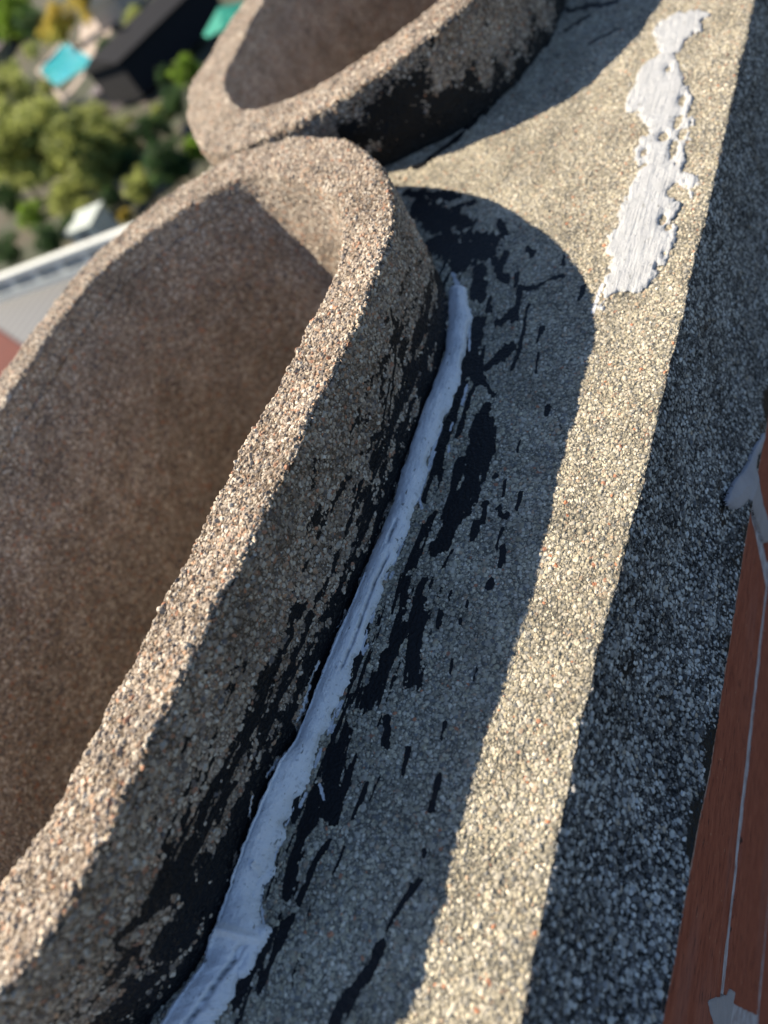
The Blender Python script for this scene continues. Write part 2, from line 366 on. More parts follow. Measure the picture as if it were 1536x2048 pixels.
def crown_z(x, y):
    z = -.09 + SL * (np.minimum(y, .52) - .26)
    z = z - .25 * np.maximum(y - .62, 0)
    # mortar saddle between the two flues
    z = z + .018 * np.exp(-(((x - .63) / .09) ** 2 + ((y - .70) / .09) ** 2)) 
    z = z + .0022 * fbm(x * 14, y * 14, 3.1, 5, 3)
    return z
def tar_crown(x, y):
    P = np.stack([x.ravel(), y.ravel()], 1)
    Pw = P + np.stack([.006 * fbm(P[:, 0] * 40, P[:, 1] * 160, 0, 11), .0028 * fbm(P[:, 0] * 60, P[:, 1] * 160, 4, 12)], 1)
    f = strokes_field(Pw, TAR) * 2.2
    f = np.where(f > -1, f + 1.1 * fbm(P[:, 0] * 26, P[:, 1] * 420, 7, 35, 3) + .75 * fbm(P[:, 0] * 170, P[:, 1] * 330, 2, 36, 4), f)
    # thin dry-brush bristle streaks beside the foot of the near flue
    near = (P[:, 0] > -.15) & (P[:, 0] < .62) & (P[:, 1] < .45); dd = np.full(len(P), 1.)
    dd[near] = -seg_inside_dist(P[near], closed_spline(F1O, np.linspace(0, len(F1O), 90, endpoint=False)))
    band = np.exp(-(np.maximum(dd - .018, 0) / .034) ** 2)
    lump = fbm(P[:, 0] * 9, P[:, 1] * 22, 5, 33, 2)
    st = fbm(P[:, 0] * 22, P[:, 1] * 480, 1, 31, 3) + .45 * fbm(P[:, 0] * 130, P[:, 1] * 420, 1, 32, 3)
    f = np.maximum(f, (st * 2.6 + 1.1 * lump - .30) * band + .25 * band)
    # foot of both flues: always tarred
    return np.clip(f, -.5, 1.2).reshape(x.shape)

# ------------------------------------------------------------------ chimney
chimney = empty('chimney', (.5, .45, -1.6))
tag(chimney, 'broad red brick chimney stack capped with a sloping pebbled concrete crown, holding both oval flues', 'chimney')
OFF = np.array([.5, .45, -1.6])
def cpart(name, V, Fq, mat, **k):
    o = mesh_np(name, V - OFF, Fq, mat, chimney, **k); return o

# crown: sunny shoulder, broken edge and the steep shaded side in one sheet swept along x
xs = nonuni([(-.9, -.14, .006), (-.14, .42, .0008), (.42, .80, .0013), (.80, 2.0, .006)])
def edge_y(x):    # the arris between shoulder and side
    return np.interp(x, [-.9, -.03, .10, .25, .37, .73, 2.0], [.108, .1085, .112, .1065, .1035, .099, .09]) + .0016 * fbm(x * 22, 0, 0, 3) + .0009 * fbm(x * 160, 0, 0, 4)
def foot_z(x):    # where the side meets the brick face
    return np.interp(x, [-.9, -.01, .11, .26, .38, .8, 2.0], [-.158, -.161, -.192, -.207, -.237, -.25, -.26]) + .004 * fbm(x * 14, 2, 0, 8)
YB = .070
ye = edge_y(xs); zf = foot_z(xs)
t_side = nonuni([(0, 1, 1 / 95.)])
ys = nonuni([(0, .155, .0008), (.155, .30, .0016), (.30, .60, .005), (.60, .76, .004)])      # distance inward from the arris
top_end = np.interp(xs, [-.9, .5, .98, 2], [.745, .745, .85, .85])
XX = np.repeat(xs[:, None], len(t_side) + len(ys) - 1, 1); YY = np.zeros_like(XX); ZZ = np.zeros_like(XX)
ez = crown_z(xs, ye)
ns = len(t_side)
for j, t in enumerate(t_side):      # from the foot to the arris, slightly bellied
    YY[:, j] = YB - .001 + (ye - YB + .001) * (t + .10 * math.sin(t * math.pi))
    ZZ[:, j] = zf + (ez - zf) * (t - .03 * math.sin(t * math.pi))
for j in range(1, len(ys)):
    yy = ye + (top_end - ye) * (ys[j] / .76) if ys[j] > .16 else ye + ys[j]
    if ys[j] > .16:
        q = (ys[j] - .16) / (.76 - .16); yy = (ye + .16) + (top_end - ye - .16) * q
    YY[:, ns - 1 + j] = yy; ZZ[:, ns - 1 + j] = crown_z(xs, yy)
# soften the arris
V = np.stack([XX, YY, ZZ], -1)
for _ in range(3):
    k = slice(ns - 3, ns + 3)
    V[:, k] = .5 * V[:, k] + .25 * (V[:, ns - 4:ns + 2] + V[:, ns - 2:ns + 4])
V[:, :, 2] += 0
tarv = np.full(XX.shape, -.5)
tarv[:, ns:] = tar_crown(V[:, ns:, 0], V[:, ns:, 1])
# the steep side carries a thin, patchy tar mask, strongest at the foot
tarv[:, :ns - 1] = .34 + .35 * fbm(V[:, :ns - 1, 0] * 30, V[:, :ns - 1, 2] * 60, 0, 41)
tj = np.minimum(t_side[:ns - 1], 1)
tarv[:, :ns - 1] += np.where(tj < .12, .9 * (1 - tj / .12), 0)[None, :] * (.5 + .5 * fbm(V[:, :ns - 1, 0] * 25, 0, 0, 44) * 2)
tarv[:, :ns - 1] -= .5 * np.clip((tj - .9) / .1, 0, 1)[None, :]
WHITE_PX = [(905, 548, 925, 590, 10), (935, 770, 925, 810, 7), (905, 845, 900, 860, 6), (899, 890, 897, 905, 5), (640, 1570, 648, 1600, 8), (835, 985, 843, 1015, 8), (735, 1260, 725, 1300, 6), (1205, 570, 1185, 625, 8), (870, 905, 845, 965, 9)]
WH = []
_bm = [(590, 938), (700, 936), (830, 893), (960, 846), (1095, 801), (1200, 757), (1300, 725), (1400, 677), (1529, 632), (1673, 566), (1790, 517), (1880, 528), (1966, 472)]
for k in range(46):
    yy = 600 + 1330 * rng.random(); xr = np.interp(yy, [b_[0] for b_ in _bm], [b_[1] for b_ in _bm]) + rng.normal(2, 5)
    ln = rng.uniform(10, 46); x2 = xr + (np.interp(yy + ln, [b_[0] for b_ in _bm], [b_[1] for b_ in _bm]) - np.interp(yy, [b_[0] for b_ in _bm], [b_[1] for b_ in _bm]))
    p, q = on_crown(xr, yy), on_crown(x2, yy + ln); WH.append((p, q, rng.uniform(4, 9) * .5 * (R.T @ (p - CAM))[2] / F * 1.7))
for a in WHITE_PX:
    p, q = on_crown(a[0], a[1]), on_crown(a[2], a[3]); WH.append((p, q, a[4] * .5 * (R.T @ (p - CAM))[2] / F * 1.6))
whv = np.full(XX.shape, -.5); whv[:, ns:] = np.clip(strokes_field(np.stack([V[:, ns:, 0].ravel(), V[:, ns:, 1].ravel()], 1), WH), -.5, 1).reshape(V[:, ns:, 0].shape)
W_ = V.copy()
fc = grid_faces(len(xs), V.shape[1])
# openings where the flues come through
fcen = V.reshape(-1, 3)[fc[:, 0], :2]; hole = np.zeros(len(fc), bool)
for PO in (F1O, F2O):
    hole |= seg_inside_dist(fcen, closed_spline(PO, np.linspace(0, len(PO), 160, endpoint=False))) > .006
fc = fc[~hole]
col_of = fc[:, 0] % V.shape[1]
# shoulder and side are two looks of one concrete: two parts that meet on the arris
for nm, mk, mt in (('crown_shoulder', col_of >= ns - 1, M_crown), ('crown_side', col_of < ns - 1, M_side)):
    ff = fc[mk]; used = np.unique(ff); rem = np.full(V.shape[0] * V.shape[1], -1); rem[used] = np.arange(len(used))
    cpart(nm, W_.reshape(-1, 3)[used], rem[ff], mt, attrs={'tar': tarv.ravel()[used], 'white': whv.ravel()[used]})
# rest of the cap underneath, so it is a solid slab
far = MB(); far.prism([(-.9, .15), (2.0, .15), (2.0, .21), (-.9, .21)], -.24, -.135); far.prism([(-.9, .70), (.5, .70), (.5, .74), (-.9, .74)], -.24, -.14)
far.v = [tuple(np.array(v) - OFF) for v in far.v]; M_core = plain('concrete_core', (.3, .28, .24), .9, .2, 40)
far.build('crown_core', M_core, chimney)

# ------------------------------------------------------------------ brick shaft below the crown
def brickmat():
    s = NT('red_brick'); co_ = s.coord()
    st = s.scale(co_, (60, 60, 130)); n = s.noise(st, 1, 6, .68).outputs['Fac']
    col = s.ramp(n, [(.30, (.20, .040, .017)), (.5, (.30, .074, .036)), (.72, (.38, .108, .056))])
    pit = s.mapr(s.noise(s.scale(co_, (90, 200, 420)), 1, 4, .65).outputs['Fac'], .60, .66)
    col = s.mix(pit, col, (.05, .016, .012))
    fl = s.mapr(s.noise(co_, 380, 2).outputs['Fac'], .72, .75); col = s.mix(fl, col, (.55, .36, .22))
    hz = s.mapr(s.noise(s.scale(co_, (7, 20, 16)), 1, 4).outputs['Fac'], .52, .75); col = s.mix(s.math('MULTIPLY', hz, .35), col, (.30, .17, .15))
    wa = s.attr('white'); wm = s.mapr(s.math('ADD', wa, s.math('MULTIPLY', s.math('SUBTRACT', s.noise(co_, 300, 4).outputs['Fac'], .5), .8)), .4, .7)
    col = s.mix(s.math('MULTIPLY', wm, .8), col, (.36, .30, .27))
    s.set(s.p.inputs['Base Color'], col); s.p.inputs['Roughness'].default_value = .8
    b_ = s.node('ShaderNodeBump'); b_.inputs['Distance'].default_value = .0012
    s.set(b_.inputs['Height'], s.math('SUBTRACT', n, s.math('MULTIPLY', pit, .8))); s.t.links.new(b_.outputs[0], s.p.inputs['Normal'])
    return s.m
M_brick = brickmat()
BH, BL, JW = .225, .330, .010
Z1 = -.341            # first bed joint
bv, bf, bw = [], [], []
def brick_face(x0, x1, z0, z1):
    """one brick of the bond: rounded front face with its four returns"""
    nx, nz = max(4, int((x1 - x0) / .006)), max(4, int((z1 - z0) / .006))
    gx = np.linspace(x0, x1, nx); gz = np.linspace(z0, z1, nz)
    X_, Z_ = np.meshgrid(gx, gz, indexing='ij')
    e = np.minimum(np.minimum(X_ - x0, x1 - X_), np.minimum(Z_ - z0, z1 - Z_))
    X_ = X_ + .0012 * fbm(X_ * 50, Z_ * 50, 0, 5) ; Z_ = Z_ + .0012 * fbm(X_ * 50, Z_ * 50, 0, 6)
    Y_ = YB + .010 * np.clip(1 - e / .0035, 0, 1) ** 2 + .0009 * fbm(X_ * 30, Z_ * 60, 0, 9)
    V_ = np.stack([X_, Y_, Z_], -1).reshape(-1, 3)
    return V_, grid_faces(nx, nz)
n0 = 0
for c in range(0, 9):
    zt = -.115 if c == 0 else Z1 - (c - 1) * BH - JW / 2; zb = Z1 - c * BH + JW / 2 if c else Z1 + JW / 2
    xo = -.030 - 4 * BL + (BL * .09 if c % 2 else 0)
    for i in range(11):
        a, b_ = xo + i * BL + JW / 2, xo + (i + 1) * BL - JW / 2
        a, b_ = max(a, -.9), min(b_, 2.0)
        if b_ - a < .02: continue
        v_, f_ = brick_face(a, b_, zb, zt); bv.append(v_); bf.append(f_ + n0); n0 += len(v_)
        xx, zz = v_[:, 0], v_[:, 2]
        if c == 0: v_[:, 2] = np.minimum(zz, foot_z(xx) + .0015); zz = v_[:, 2]
        wfield = np.full(len(v_), -1.0)
        if c == 0: wfield = 1.25 - np.abs(zz - foot_z(xx)) / .012      # pale scum line just under the crown
        bw.append(wfield)
bv = np.concatenate(bv)
bo = cpart('brick_wall', bv, np.concatenate(bf), M_brick, attrs={'white': np.concatenate(bw)})
# mortar sheet behind the joints, sides and back of the shaft
def mortarmat():
    s = NT('pale_mortar'); co_ = s.coord(); n = s.noise(co_, 90, 5, .6).outputs['Fac']
    s.set(s.p.inputs['Base Color'], s.ramp(n, [(.3, (.22, .15, .14)), (.5, (.42, .40, .43)), (.7, (.60, .60, .64))]))
    s.p.inputs['Roughness'].default_value = .9
    b_ = s.node('ShaderNodeBump'); b_.inputs['Distance'].default_value = .002; s.set(b_.inputs['Height'], n); s.t.links.new(b_.outputs[0], s.p.inputs['Normal'])
    return s.m
M_mortar = mortarmat()
gx = np.linspace(-.9, 2.0, 1200); gz = np.linspace(-1.6, -.14, 420)
X_, Z_ = np.meshgrid(gx, gz, indexing='ij'); Z_ = np.minimum(Z_, foot_z(X_) - .001)
Y_ = YB + .0012 + .0006 * fbm(X_ * 60, Z_ * 60, 0, 21)
o = mesh_np('mortar_joint', np.stack([X_, Y_, Z_], -1).reshape(-1, 3) - OFF, grid_faces(1200, 420), M_mortar); o.parent = bo
sh = MB()
for q in ([(-.9, .078), (2.0, .078), (2.0, .2), (-.9, .2)], [(-.9, .68), (2., .68), (2.0, .84), (.98, .84), (.5, .735), (-.9, .735)], [(-.9, .2), (-.7, .2), (-.7, .68), (-.9, .68)], [(1.8, .2), (2, .2), (2, .68), (1.8, .68)]): sh.prism(q, -1.6, -.25)
sh.v = [tuple(np.array(v) - OFF) for v in sh.v]; sh.build('brick_core', M_brick, chimney)

# ------------------------------------------------------------------ flues
def arclen_params(P, stops):
    """parameter samples on the closed spline so that spacing follows step(x,y)"""
    U = np.linspace(0, len(P), 6001)[:-1]; Q = closed_spline(P, U)
    st = stops(Q); dl = np.linalg.norm(np.roll(Q, -1, 0) - Q, axis=1) / st
    cum = np.concatenate([[0], np.cumsum(dl)]); n = int(cum[-1])
    return np.interp(np.linspace(0, cum[-1], n, endpoint=False), cum, np.linspace(0, len(P), 6001))
def flue(name, PO, PI, step, zo, rim_wave, seed, label, fine):
    U = arclen_params(PO, step)
    O = closed_spline(PO, U); I = closed_spline(PI, U)
    n = len(U)
    # profile: foot -> outer top -> across the rim -> inner top -> down
    zo_s = zo; rim = np.linspace(0, 1, fine[1]); zi = np.concatenate([np.linspace(0, -.16, fine[2]), np.linspace(-.17, -.9, 40)])
    rows = []
    waves = rim_wave * fbm(O[:, 0] * 18, O[:, 1] * 18, 0, seed)
    chip = fbm(O[:, 0] * 60, O[:, 1] * 60, 1, seed + 3) * .0016
    for z in zo_s[:-1]: rows.append(np.column_stack([O, np.full(n, z) + (waves if z > -.02 else 0) * max(0, 1 + z / .02)]))
    ed = .0035
    for t in rim:
        p = O * (1 - t) + I * t
        wd = np.linalg.norm(O - I, axis=1); da = np.minimum(t, 1 - t) * wd
        drop = -ed * (1 - np.sqrt(np.clip(1 - (1 - np.clip(da / ed, 0, 1)) ** 2, 0, 1)))
        rows.append(np.column_stack([p, waves + drop + chip + .0012 * fbm(p[:, 0] * 45, p[:, 1] * 45, 2, seed + 6)]))
    for z in zi[1:]: rows.append(np.column_stack([I, np.full(n, z) + (waves * max(0, 1 + z / .02)) - .004 * (z > -.02)]))
    V = np.stack(rows, 1)      # n, m, 3
    # wobble the outline a little
    nn = .0012
    V[:, :, 0] += nn * fbm(V[:, :, 0] * 60, V[:, :, 1] * 60, V[:, :, 2] * 60, seed + 8)
    V[:, :, 1] += nn * fbm(V[:, :, 0] * 60, V[:, :, 1] * 60, V[:, :, 2] * 60, seed + 9)
    return V, len(zo_s) - 1, len(rim)
def st1(Q):
    f = (Q[:, 1] < .33) & (Q[:, 0] > -.14) & (Q[:, 0] < .45)
    g = (Q[:, 0] > .3) & ~f
    return np.where(f, .0009, np.where(g, .0013, np.where(Q[:, 0] > .2, .0018, .005)))
def build_flue(name, PO, PI, step, seed, label, fine, wave, tarf):
    zo = np.concatenate([np.linspace(-.30, -.125, 6), np.linspace(-.12, 0, fine[0])])
    V, no, nr = flue(name, PO, PI, step, zo, wave, seed, label, fine)
    n, m, _ = V.shape
    cen = V[:, no].mean(0); cen[2] = -.3
    root = empty(name, tuple(cen)); tag(root, label, 'chimney flue', 'oval flue liners set in the chimney crown')
    fq = grid_faces(n, m, wrap=True)
    c0 = fq[:, 0] % m
    tv = np.full((n, m), -.5); wv = np.full((n, m), -.5)
    tv[:, :no + 1], wv[:, :no + 1] = tarf(V[:, :no + 1])
    for nm, mk, mt in (('flue_wall', c0 < no + nr - 1, M_flue), ('flue_lining', c0 >= no + nr - 1, M_soot)):
        ff = fq[mk]; used = np.unique(ff); rem = np.full(n * m, -1); rem[used] = np.arange(len(used))
        mesh_np(nm, V.reshape(-1, 3)[used] - cen, rem[ff], mt, root, attrs={'tar': tv.ravel()[used], 'white': wv.ravel()[used]})
    return root
WALLTAR = []
for a in [(520, 1400, 300, 1790, 10), (380, 1690, 300, 1810, 40), (400, 1650, 430, 1560, 26), (350, 1740, 400, 1820, 70), (470, 1560, 380, 1720, 16), (560, 1350, 450, 1560, 12), (620, 1290, 520, 1480, 10), (250, 1870, 330, 1800, 24), (330, 1900, 380, 1850, 40), (800, 640, 770, 900, 8), (790, 620, 815, 760, 14), (780, 760, 740, 960, 8), (240, 1880, 300, 1940, 12), (720, 960, 690, 1060, 10)]:
    p, q = at_y(a[0], a[1], .254), at_y(a[2], a[3], .254)
    WALLTAR.append(((p[0], p[2]), (q[0], q[2]), a[4] * .5 * (R.T @ (p - CAM))[2] / F * 1.2))
WALLWH = []
_bm = [(590, 938), (700, 936), (830, 893), (960, 846), (1095, 801), (1200, 757), (1300, 725), (1400, 677), (1529, 632), (1673, 566), (1790, 517), (1880, 528), (1966, 472)]
for k in range(46):
    yy = 600 + 1330 * rng.random(); xr = np.interp(yy, [b_[0] for b_ in _bm], [b_[1] for b_ in _bm]) + rng.normal(2, 5)
    ln = rng.uniform(10, 46); x2 = xr + (np.interp(yy + ln, [b_[0] for b_ in _bm], [b_[1] for b_ in _bm]) - np.interp(yy, [b_[0] for b_ in _bm], [b_[1] for b_ in _bm]))
    p, q = on_crown(xr, yy), on_crown(x2, yy + ln); WH.append((p, q, rng.uniform(4, 9) * .5 * (R.T @ (p - CAM))[2] / F * 1.7))
for a in [(742, 1105, 715, 1160, 5), (688, 1215, 672, 1250, 5), (632, 1330, 600, 1420, 9), (600, 1420, 585, 1445, 12), (565, 1510, 540, 1545, 7), (508, 1590, 500, 1640, 5), (840, 870, 825, 905, 4)]:
    p, q = at_y(a[0], a[1], .254), at_y(a[2], a[3], .254)
    WALLWH.append(((p[0], p[2]), (q[0], q[2]), a[4] * .5 * (R.T @ (p - CAM))[2] / F * 1.4))
def tar1(V):
    x, y, z = V[..., 0], V[..., 1], V[..., 2]
    hgt = z + .09 - SL * (np.minimum(y, .5) - .26)
    st = fbm(x * 14, z * 190, y * 8, 51, 4)
    blot = fbm(x * 45, z * 110, y * 40, 57, 4)
    top = np.interp(x, [-.12, .02, .12, .2, .3, .38, .5], [.066, .060, .050, .058, .066, .060, .04])
    f = 1.12 - hgt / top * 1.0 + 1.0 * st + .9 * blot + .8 * fbm(x * 150, z * 260, y * 150, 58, 3)
    P = np.stack([x.ravel(), z.ravel()], 1)
    Pw = P + np.stack([.006 * fbm(P[:, 0] * 50, P[:, 1] * 150, 0, 61), .003 * fbm(P[:, 0] * 60, P[:, 1] * 150, 0, 62)], 1)
    g = strokes_field(Pw, WALLTAR).reshape(x.shape); g = np.where(y < .32, g * 2.2 + .9 * st, -1)
    wh = strokes_field(Pw, WALLWH).reshape(x.shape); wh = np.where(y < .32, wh, -1)
    wh = np.clip(wh, -.5, 1)
    return np.clip(np.maximum(f, g), -.5, 1.3) - np.where(wh > 0, 1, 0), wh
def tar2(V):
    x, y, z = V[..., 0], V[..., 1], V[..., 2]
    hgt = z + .09 - SL * (np.minimum(y, .5) - .26)
    a = np.exp(-((x - .60) / .055) ** 2) * (y < .42)
    f = .95 - hgt / .06 + .8 * fbm(x * 40, z * 50, y * 40, 71) + .75 * a * (1 + fbm(x * 30, z * 40, y * 30, 75))
    return np.clip(f, -.5, 1), np.full(x.shape, -.5)
build_flue('flue_liner', F1O, F1I, st1, 100, 'long oval pebbled concrete flue in the foreground, white sealant bead along its foot', (110, 58, 60), .0022, tar1)
build_flue('flue_liner', F2O, F2I, lambda Q: np.where((Q[:, 0] < .95), .0017, .006), 200, 'second oval pebbled concrete flue, standing just beyond the nearer one under the green parasol', (70, 44, 40), .002, tar2)

# ------------------------------------------------------------------ white sealant bead along the foot of the near flue
BEAD = [(574, 906, 926), (579, 901, 933), (590, 898, 938), (640, 897, 946), (700, 893, 936), (760, 872, 920), (830, 843, 893), (900, 820, 868), (960, 800, 846), (1014, 786, 829), (1095, 751, 801), (1200, 708, 757), (1300, 663, 725),
        (1400, 625, 677), (1480, 594, 647), (1529, 555, 632), (1595, 527, 594), (1673, 495, 566), (1732, 472, 548), (1790, 456, 517), (1849, 430, 530), (1880, 417, 528), (1920, 409, 507), (1966, 378, 472), (2025, 335, 437), (2090, 296, 400), (2200, 230, 330)]
by = np.array([b_[0] for b_ in BEAD], float); bl = np.array([b_[1] for b_ in BEAD], float); br = np.array([b_[2] for b_ in BEAD], float)
def wall_y(x): 
    return np.interp(x, [p[0] for p in F1O[2:14]], [p[1] for p in F1O[2:14]])
NU, NVb = 1500, 44
yv = np.linspace(by[0], by[-1], NU)
L = []; Rr = []
for y_ in yv:
    xl, xr = np.interp(y_, by, bl), np.interp(y_, by, br)
    p = on_crown(xl, y_)
    wy = wall_y(p[0]) - .002
    if p[1] > wy: p = at_y(xl, y_, wy)
    L.append(p); Rr.append(on_crown(xr, y_))
L = np.array(L); Rr = np.array(Rr)
tv = np.linspace(0, 1, NVb)[None, :, None]
P = L[:, None] * (1 - tv) + Rr[:, None] * tv
s_ = np.arange(NU)[:, None] / NU; tt = tv[:, :, 0]
prof = np.clip(np.sin(np.pi * np.clip(tt, 0, 1)), 0, 1) ** .55
hb = .0056 * prof * (1 + .3 * fbm(s_ * 30, tt * 1.2, 0, 91))
ypx = yv[:, None]
# tooled grooves and ridges running along the bead
def groove(y0, y1, t0, t1, wd, dp):
    k = np.clip((ypx - y0) / (y1 - y0), 0, 1); c = t0 + (t1 - t0) * k + .03 * fbm(s_ * 60, 0, 0, 97); m = ((ypx > y0) & (ypx < y1)) * np.clip(np.minimum(ypx - y0, y1 - ypx) / 12, 0, 1)
    return dp * m * np.exp(-((tt - c) / wd) ** 2)
gr = groove(1045, 1100, .55, .55, .06, 1) + groove(1110, 1350, .72, .70, .05, .9) + groove(1880, 2060, .72, .60, .07, 1) + groove(1600, 1850, .18, .12, .03, .5)
hb = hb - .0024 * gr
hb += .0012 * np.exp(-((tt - .1) / .05) ** 2) * (ypx > 1150) + .0005 * fbm(s_ * 110, tt * 4, 0, 93) + .0002 * fbm(s_ * 60, tt * 9, 0, 95)
# folds left by the finger near the lower end
fold = np.exp(-((ypx - (1852 + 26 * tt)) / 9) ** 2) * (tt > .1) + .8 * np.exp(-((ypx - (1735 + 60 * (tt - .6))) / 7) ** 2) * (tt > .55)
hb += .0035 * fold * prof
nrm = np.array([0, -.35, .94])
jit = (R.T @ np.array([0, 1., 0]))  # ragged only at the two margins
my = -.0009 * vnoise(yv / 16., 0, 0, 81) - .0004 * vnoise(yv / 5., 0, 0, 82); mr = .0026 * vnoise(yv / 22., 5, 0, 83) + .0008 * vnoise(yv / 5., 5, 0, 84)
hb *= np.clip((ypx - by[0]) / 14, 0.05, 1) ** .5
P[:, :, 1] += my[:, None] * (1 - tt) ** 8 + mr[:, None] * tt ** 8
P = P + hb[:, :, None] * nrm + np.array([0, 0, .0008])
P[:, 0] -= nrm * .004; P[:, -1] -= np.array([0, 0, .004])
darken = np.clip(gr * .9 * (.55 + .9 * fbm(s_ * 200, tt * 6, 0, 99)), 0, 1)  # darker along the tooled grooves
darken = np.maximum(darken, np.clip(1.6 * (fbm(s_ * 260, tt * 14, 0, 107, 3) - .34), 0, .35))  # dirt specks, then streaks lower down
darken = np.maximum(darken, np.clip(1.4 * (fbm(s_ * 70, tt * 9, 0, 103) - .42), 0, .5) * (ypx > 1500))
o = cpart('sealant_bead', P.reshape(-1, 3), grid_faces(NU, NVb), M_caulk, attrs={'darken': darken.ravel()})
tag(o, 'white sealant bead smoothed along the foot of the nearer flue')

# flaps of sealant squeezed out on the crown side
def heightfield(name, poly, holes, res, thick, streak, mat, to3d, seed, ragged=.004, label=None, stam=.22, edge=.0022, follow=0., rf=(120, 260)):
    """a raised smear with ragged outline on a surface given by to3d(a, b) -> point, normal"""
    poly = np.array(poly); lo = poly.min(0) - .004; hi = poly.max(0) + .004
    a = np.arange(lo[0], hi[0], res); b_ = np.arange(lo[1], hi[1], res)
    A, B = np.meshgrid(a, b_, indexing='ij'); Q = np.stack([A.ravel(), B.ravel()], 1)
    sd = seg_inside_dist(Q, poly)
    sd = sd + ragged * fbm(Q[:, 0] * rf[0], Q[:, 1] * rf[1], 0, seed, 4) 
    for (h0, h1, r1, r2) in holes:
        dd = np.sqrt(((Q[:, 0] - h0) / r1) ** 2 + ((Q[:, 1] - h1) / r2) ** 2) + .5 * fbm(Q[:, 0] * 200, Q[:, 1] * 200, 0, seed + 5)
        sd = np.minimum(sd, (dd - 1) * min(r1, r2))
    if rf[0] > 100: sd += .0012 * np.minimum(0, fbm(Q[:, 0] * 420, Q[:, 1] * 420, 0, seed + 8) + .1) * 3 * np.exp(-np.maximum(sd, 0) / .006)
    st = fbm(Q[:, 0] * streak[0], Q[:, 1] * streak[1], 0, seed + 2, 4)
    h = thick * np.clip(sd / edge, 0, 1) ** .5 * (1 + stam * st) + .0003 * fbm(Q[:, 0] * 300, Q[:, 1] * 300, 0, seed + 3)
    h = h + follow * fbm(Q[:, 0] * 260, Q[:, 1] * 260, 0, seed + 9, 2)
    h = np.where(sd > 0, h, -.0015)
    p, nr = to3d(Q[:, 0], Q[:, 1])
    V = p + nr * h[:, None]
    fq = grid_faces(len(a), len(b_)); keep = (sd.reshape(-1)[fq] > -.0007).all(1); fq = fq[keep]
    used = np.unique(fq); rem = np.full(len(V), -1); rem[used] = np.arange(len(used))
    o = cpart(name, V[used], rem[fq], mat, attrs={'darken': np.zeros(len(used))})
    if label: o['label'] = label
    return o
def crown3(x, y):
    n = np.array([0, -SL, 1.]); n /= np.linalg.norm(n)
    return np.stack([x, y, crown_z(x, y)], 1), np.broadcast_to(n, (len(x), 3))
def zpx(pts, sc, ox, oy): return [(ox + a / sc, oy + b_ / sc) for a, b_ in pts]
up = zpx([(880, 170), (940, 110), (1040, 70), (1160, 75), (1225, 88), (1175, 112), (1150, 180), (1110, 215), (1060, 262), (1030, 300), (990, 335), (1035, 380), (1070, 480), (1092, 560), (1112, 650), (1100, 760), (1080, 850), (1062, 930), (1030, 940), (1060, 975), (1125, 1010), (1133, 1060), (1100, 1145), (1065, 1085), (1050, 1050), (985, 1075), (985, 1150), (1030, 1160), (1000, 1230), (985, 1290), (1030, 1300), (1000, 1400), (970, 1450), (960, 1510), (900, 1550), (890, 1600), (840, 1650), (770, 1680), (700, 1680), (640, 1700), (600, 1780), (545, 1800), (530, 1760), (590, 1700), (600, 1640), (570, 1600), (560, 1560), (640, 1530), (610, 1450), (640, 1350), (700, 1300), (680, 1230), (720, 1150), (740, 1070), (790, 1000), (830, 950), (770, 920), (800, 800), (840, 770), (830, 700), (740, 640), (720, 620), (740, 540), (780, 440), (810, 380), (900, 330), (920, 310), (900, 230)], 2.866, 1000, 0)
upw = [on_crown(*p)[:2] for p in up]
hl = []
for a, b_, r1, r2 in [(935, 790, 24, 22), (1045, 772, 22, 30), (995, 850, 14, 44), (1020, 700, 12, 32), (822, 880, 12, 16), (935, 1265, 13, 28), (965, 1310, 16, 14), (1045, 580, 9, 26), (965, 405, 8, 16), (780, 650, 24, 10), (600, 1565, 30, 16), (735, 1700, 20, 18), (1000, 1100, 30, 30)]:
    p = on_crown(1000 + a / 2.866, b_ / 2.866)[:2]; q = on_crown(1000 + (a + r1) / 2.866, b_ / 2.866)[:2]; t = on_crown(1000 + a / 2.866, (b_ + r2) / 2.866)[:2]
    hl.append((p[0], p[1], max(abs(t[0] - p[0]), .003), max(abs(q[1] - p[1]), .002)))
heightfield('mortar_smear', upw, hl, .0008, .0021, (36, 620), M_patch, crown3, 300, .006, 'white mortar smear dragged along the sunlit crown shoulder', stam=.15, edge=.0035, follow=.0002)
for pts, nm, sd_ in (([(500, 1745), (520, 1738), (554, 1734), (551, 1752), (530, 1775), (522, 1800), (506, 1822), (500, 1790)], 'sealant_flap', 310), ([(500, 1845), (540, 1850), (545, 1862), (532, 1885), (520, 1900), (505, 1940), (480, 1960), (470, 1900)], 'sealant_flap', 320)):
    heightfield(nm, [on_crown(*p)[:2] for p in pts], [], .0006, .0045, (60, 260), M_caulk, crown3, sd_, .0015)
def brick3(x, z):
    fz = foot_z(x); ey = edge_y(x); t = np.clip((z - fz) / (crown_z(x, ey) - fz), 0, 1)      # above the brick the smear laps onto the sloping side
    y = YB - .0004 + (ey - YB) * t - .0008 * (t > 0)
    nz = np.where(t > 0, .55, 0.); n = np.stack([np.zeros(len(x)), -np.sqrt(1 - nz ** 2), nz], 1)
    return np.stack([x, y, z], 1), n
pz = zpx([(635, 310), (660, 270), (720, 215), (760, 262), (800, 268), (850, 225), (900, 222), (925, 262), (920, 340), (868, 400), (862, 560), (885, 700), (915, 850), (955, 980), (975, 1170), (920, 1170), (880, 1050), (830, 900), (800, 760), (735, 690), (690, 560), (650, 430)], 4.1, 1300, 800)
def bz(px, py):
    p = at_y(px, py, YB); f_ = float(foot_z(p[0])); return p[0], p[2] if p[2] < f_ else f_ + (p[2] - f_) * .30
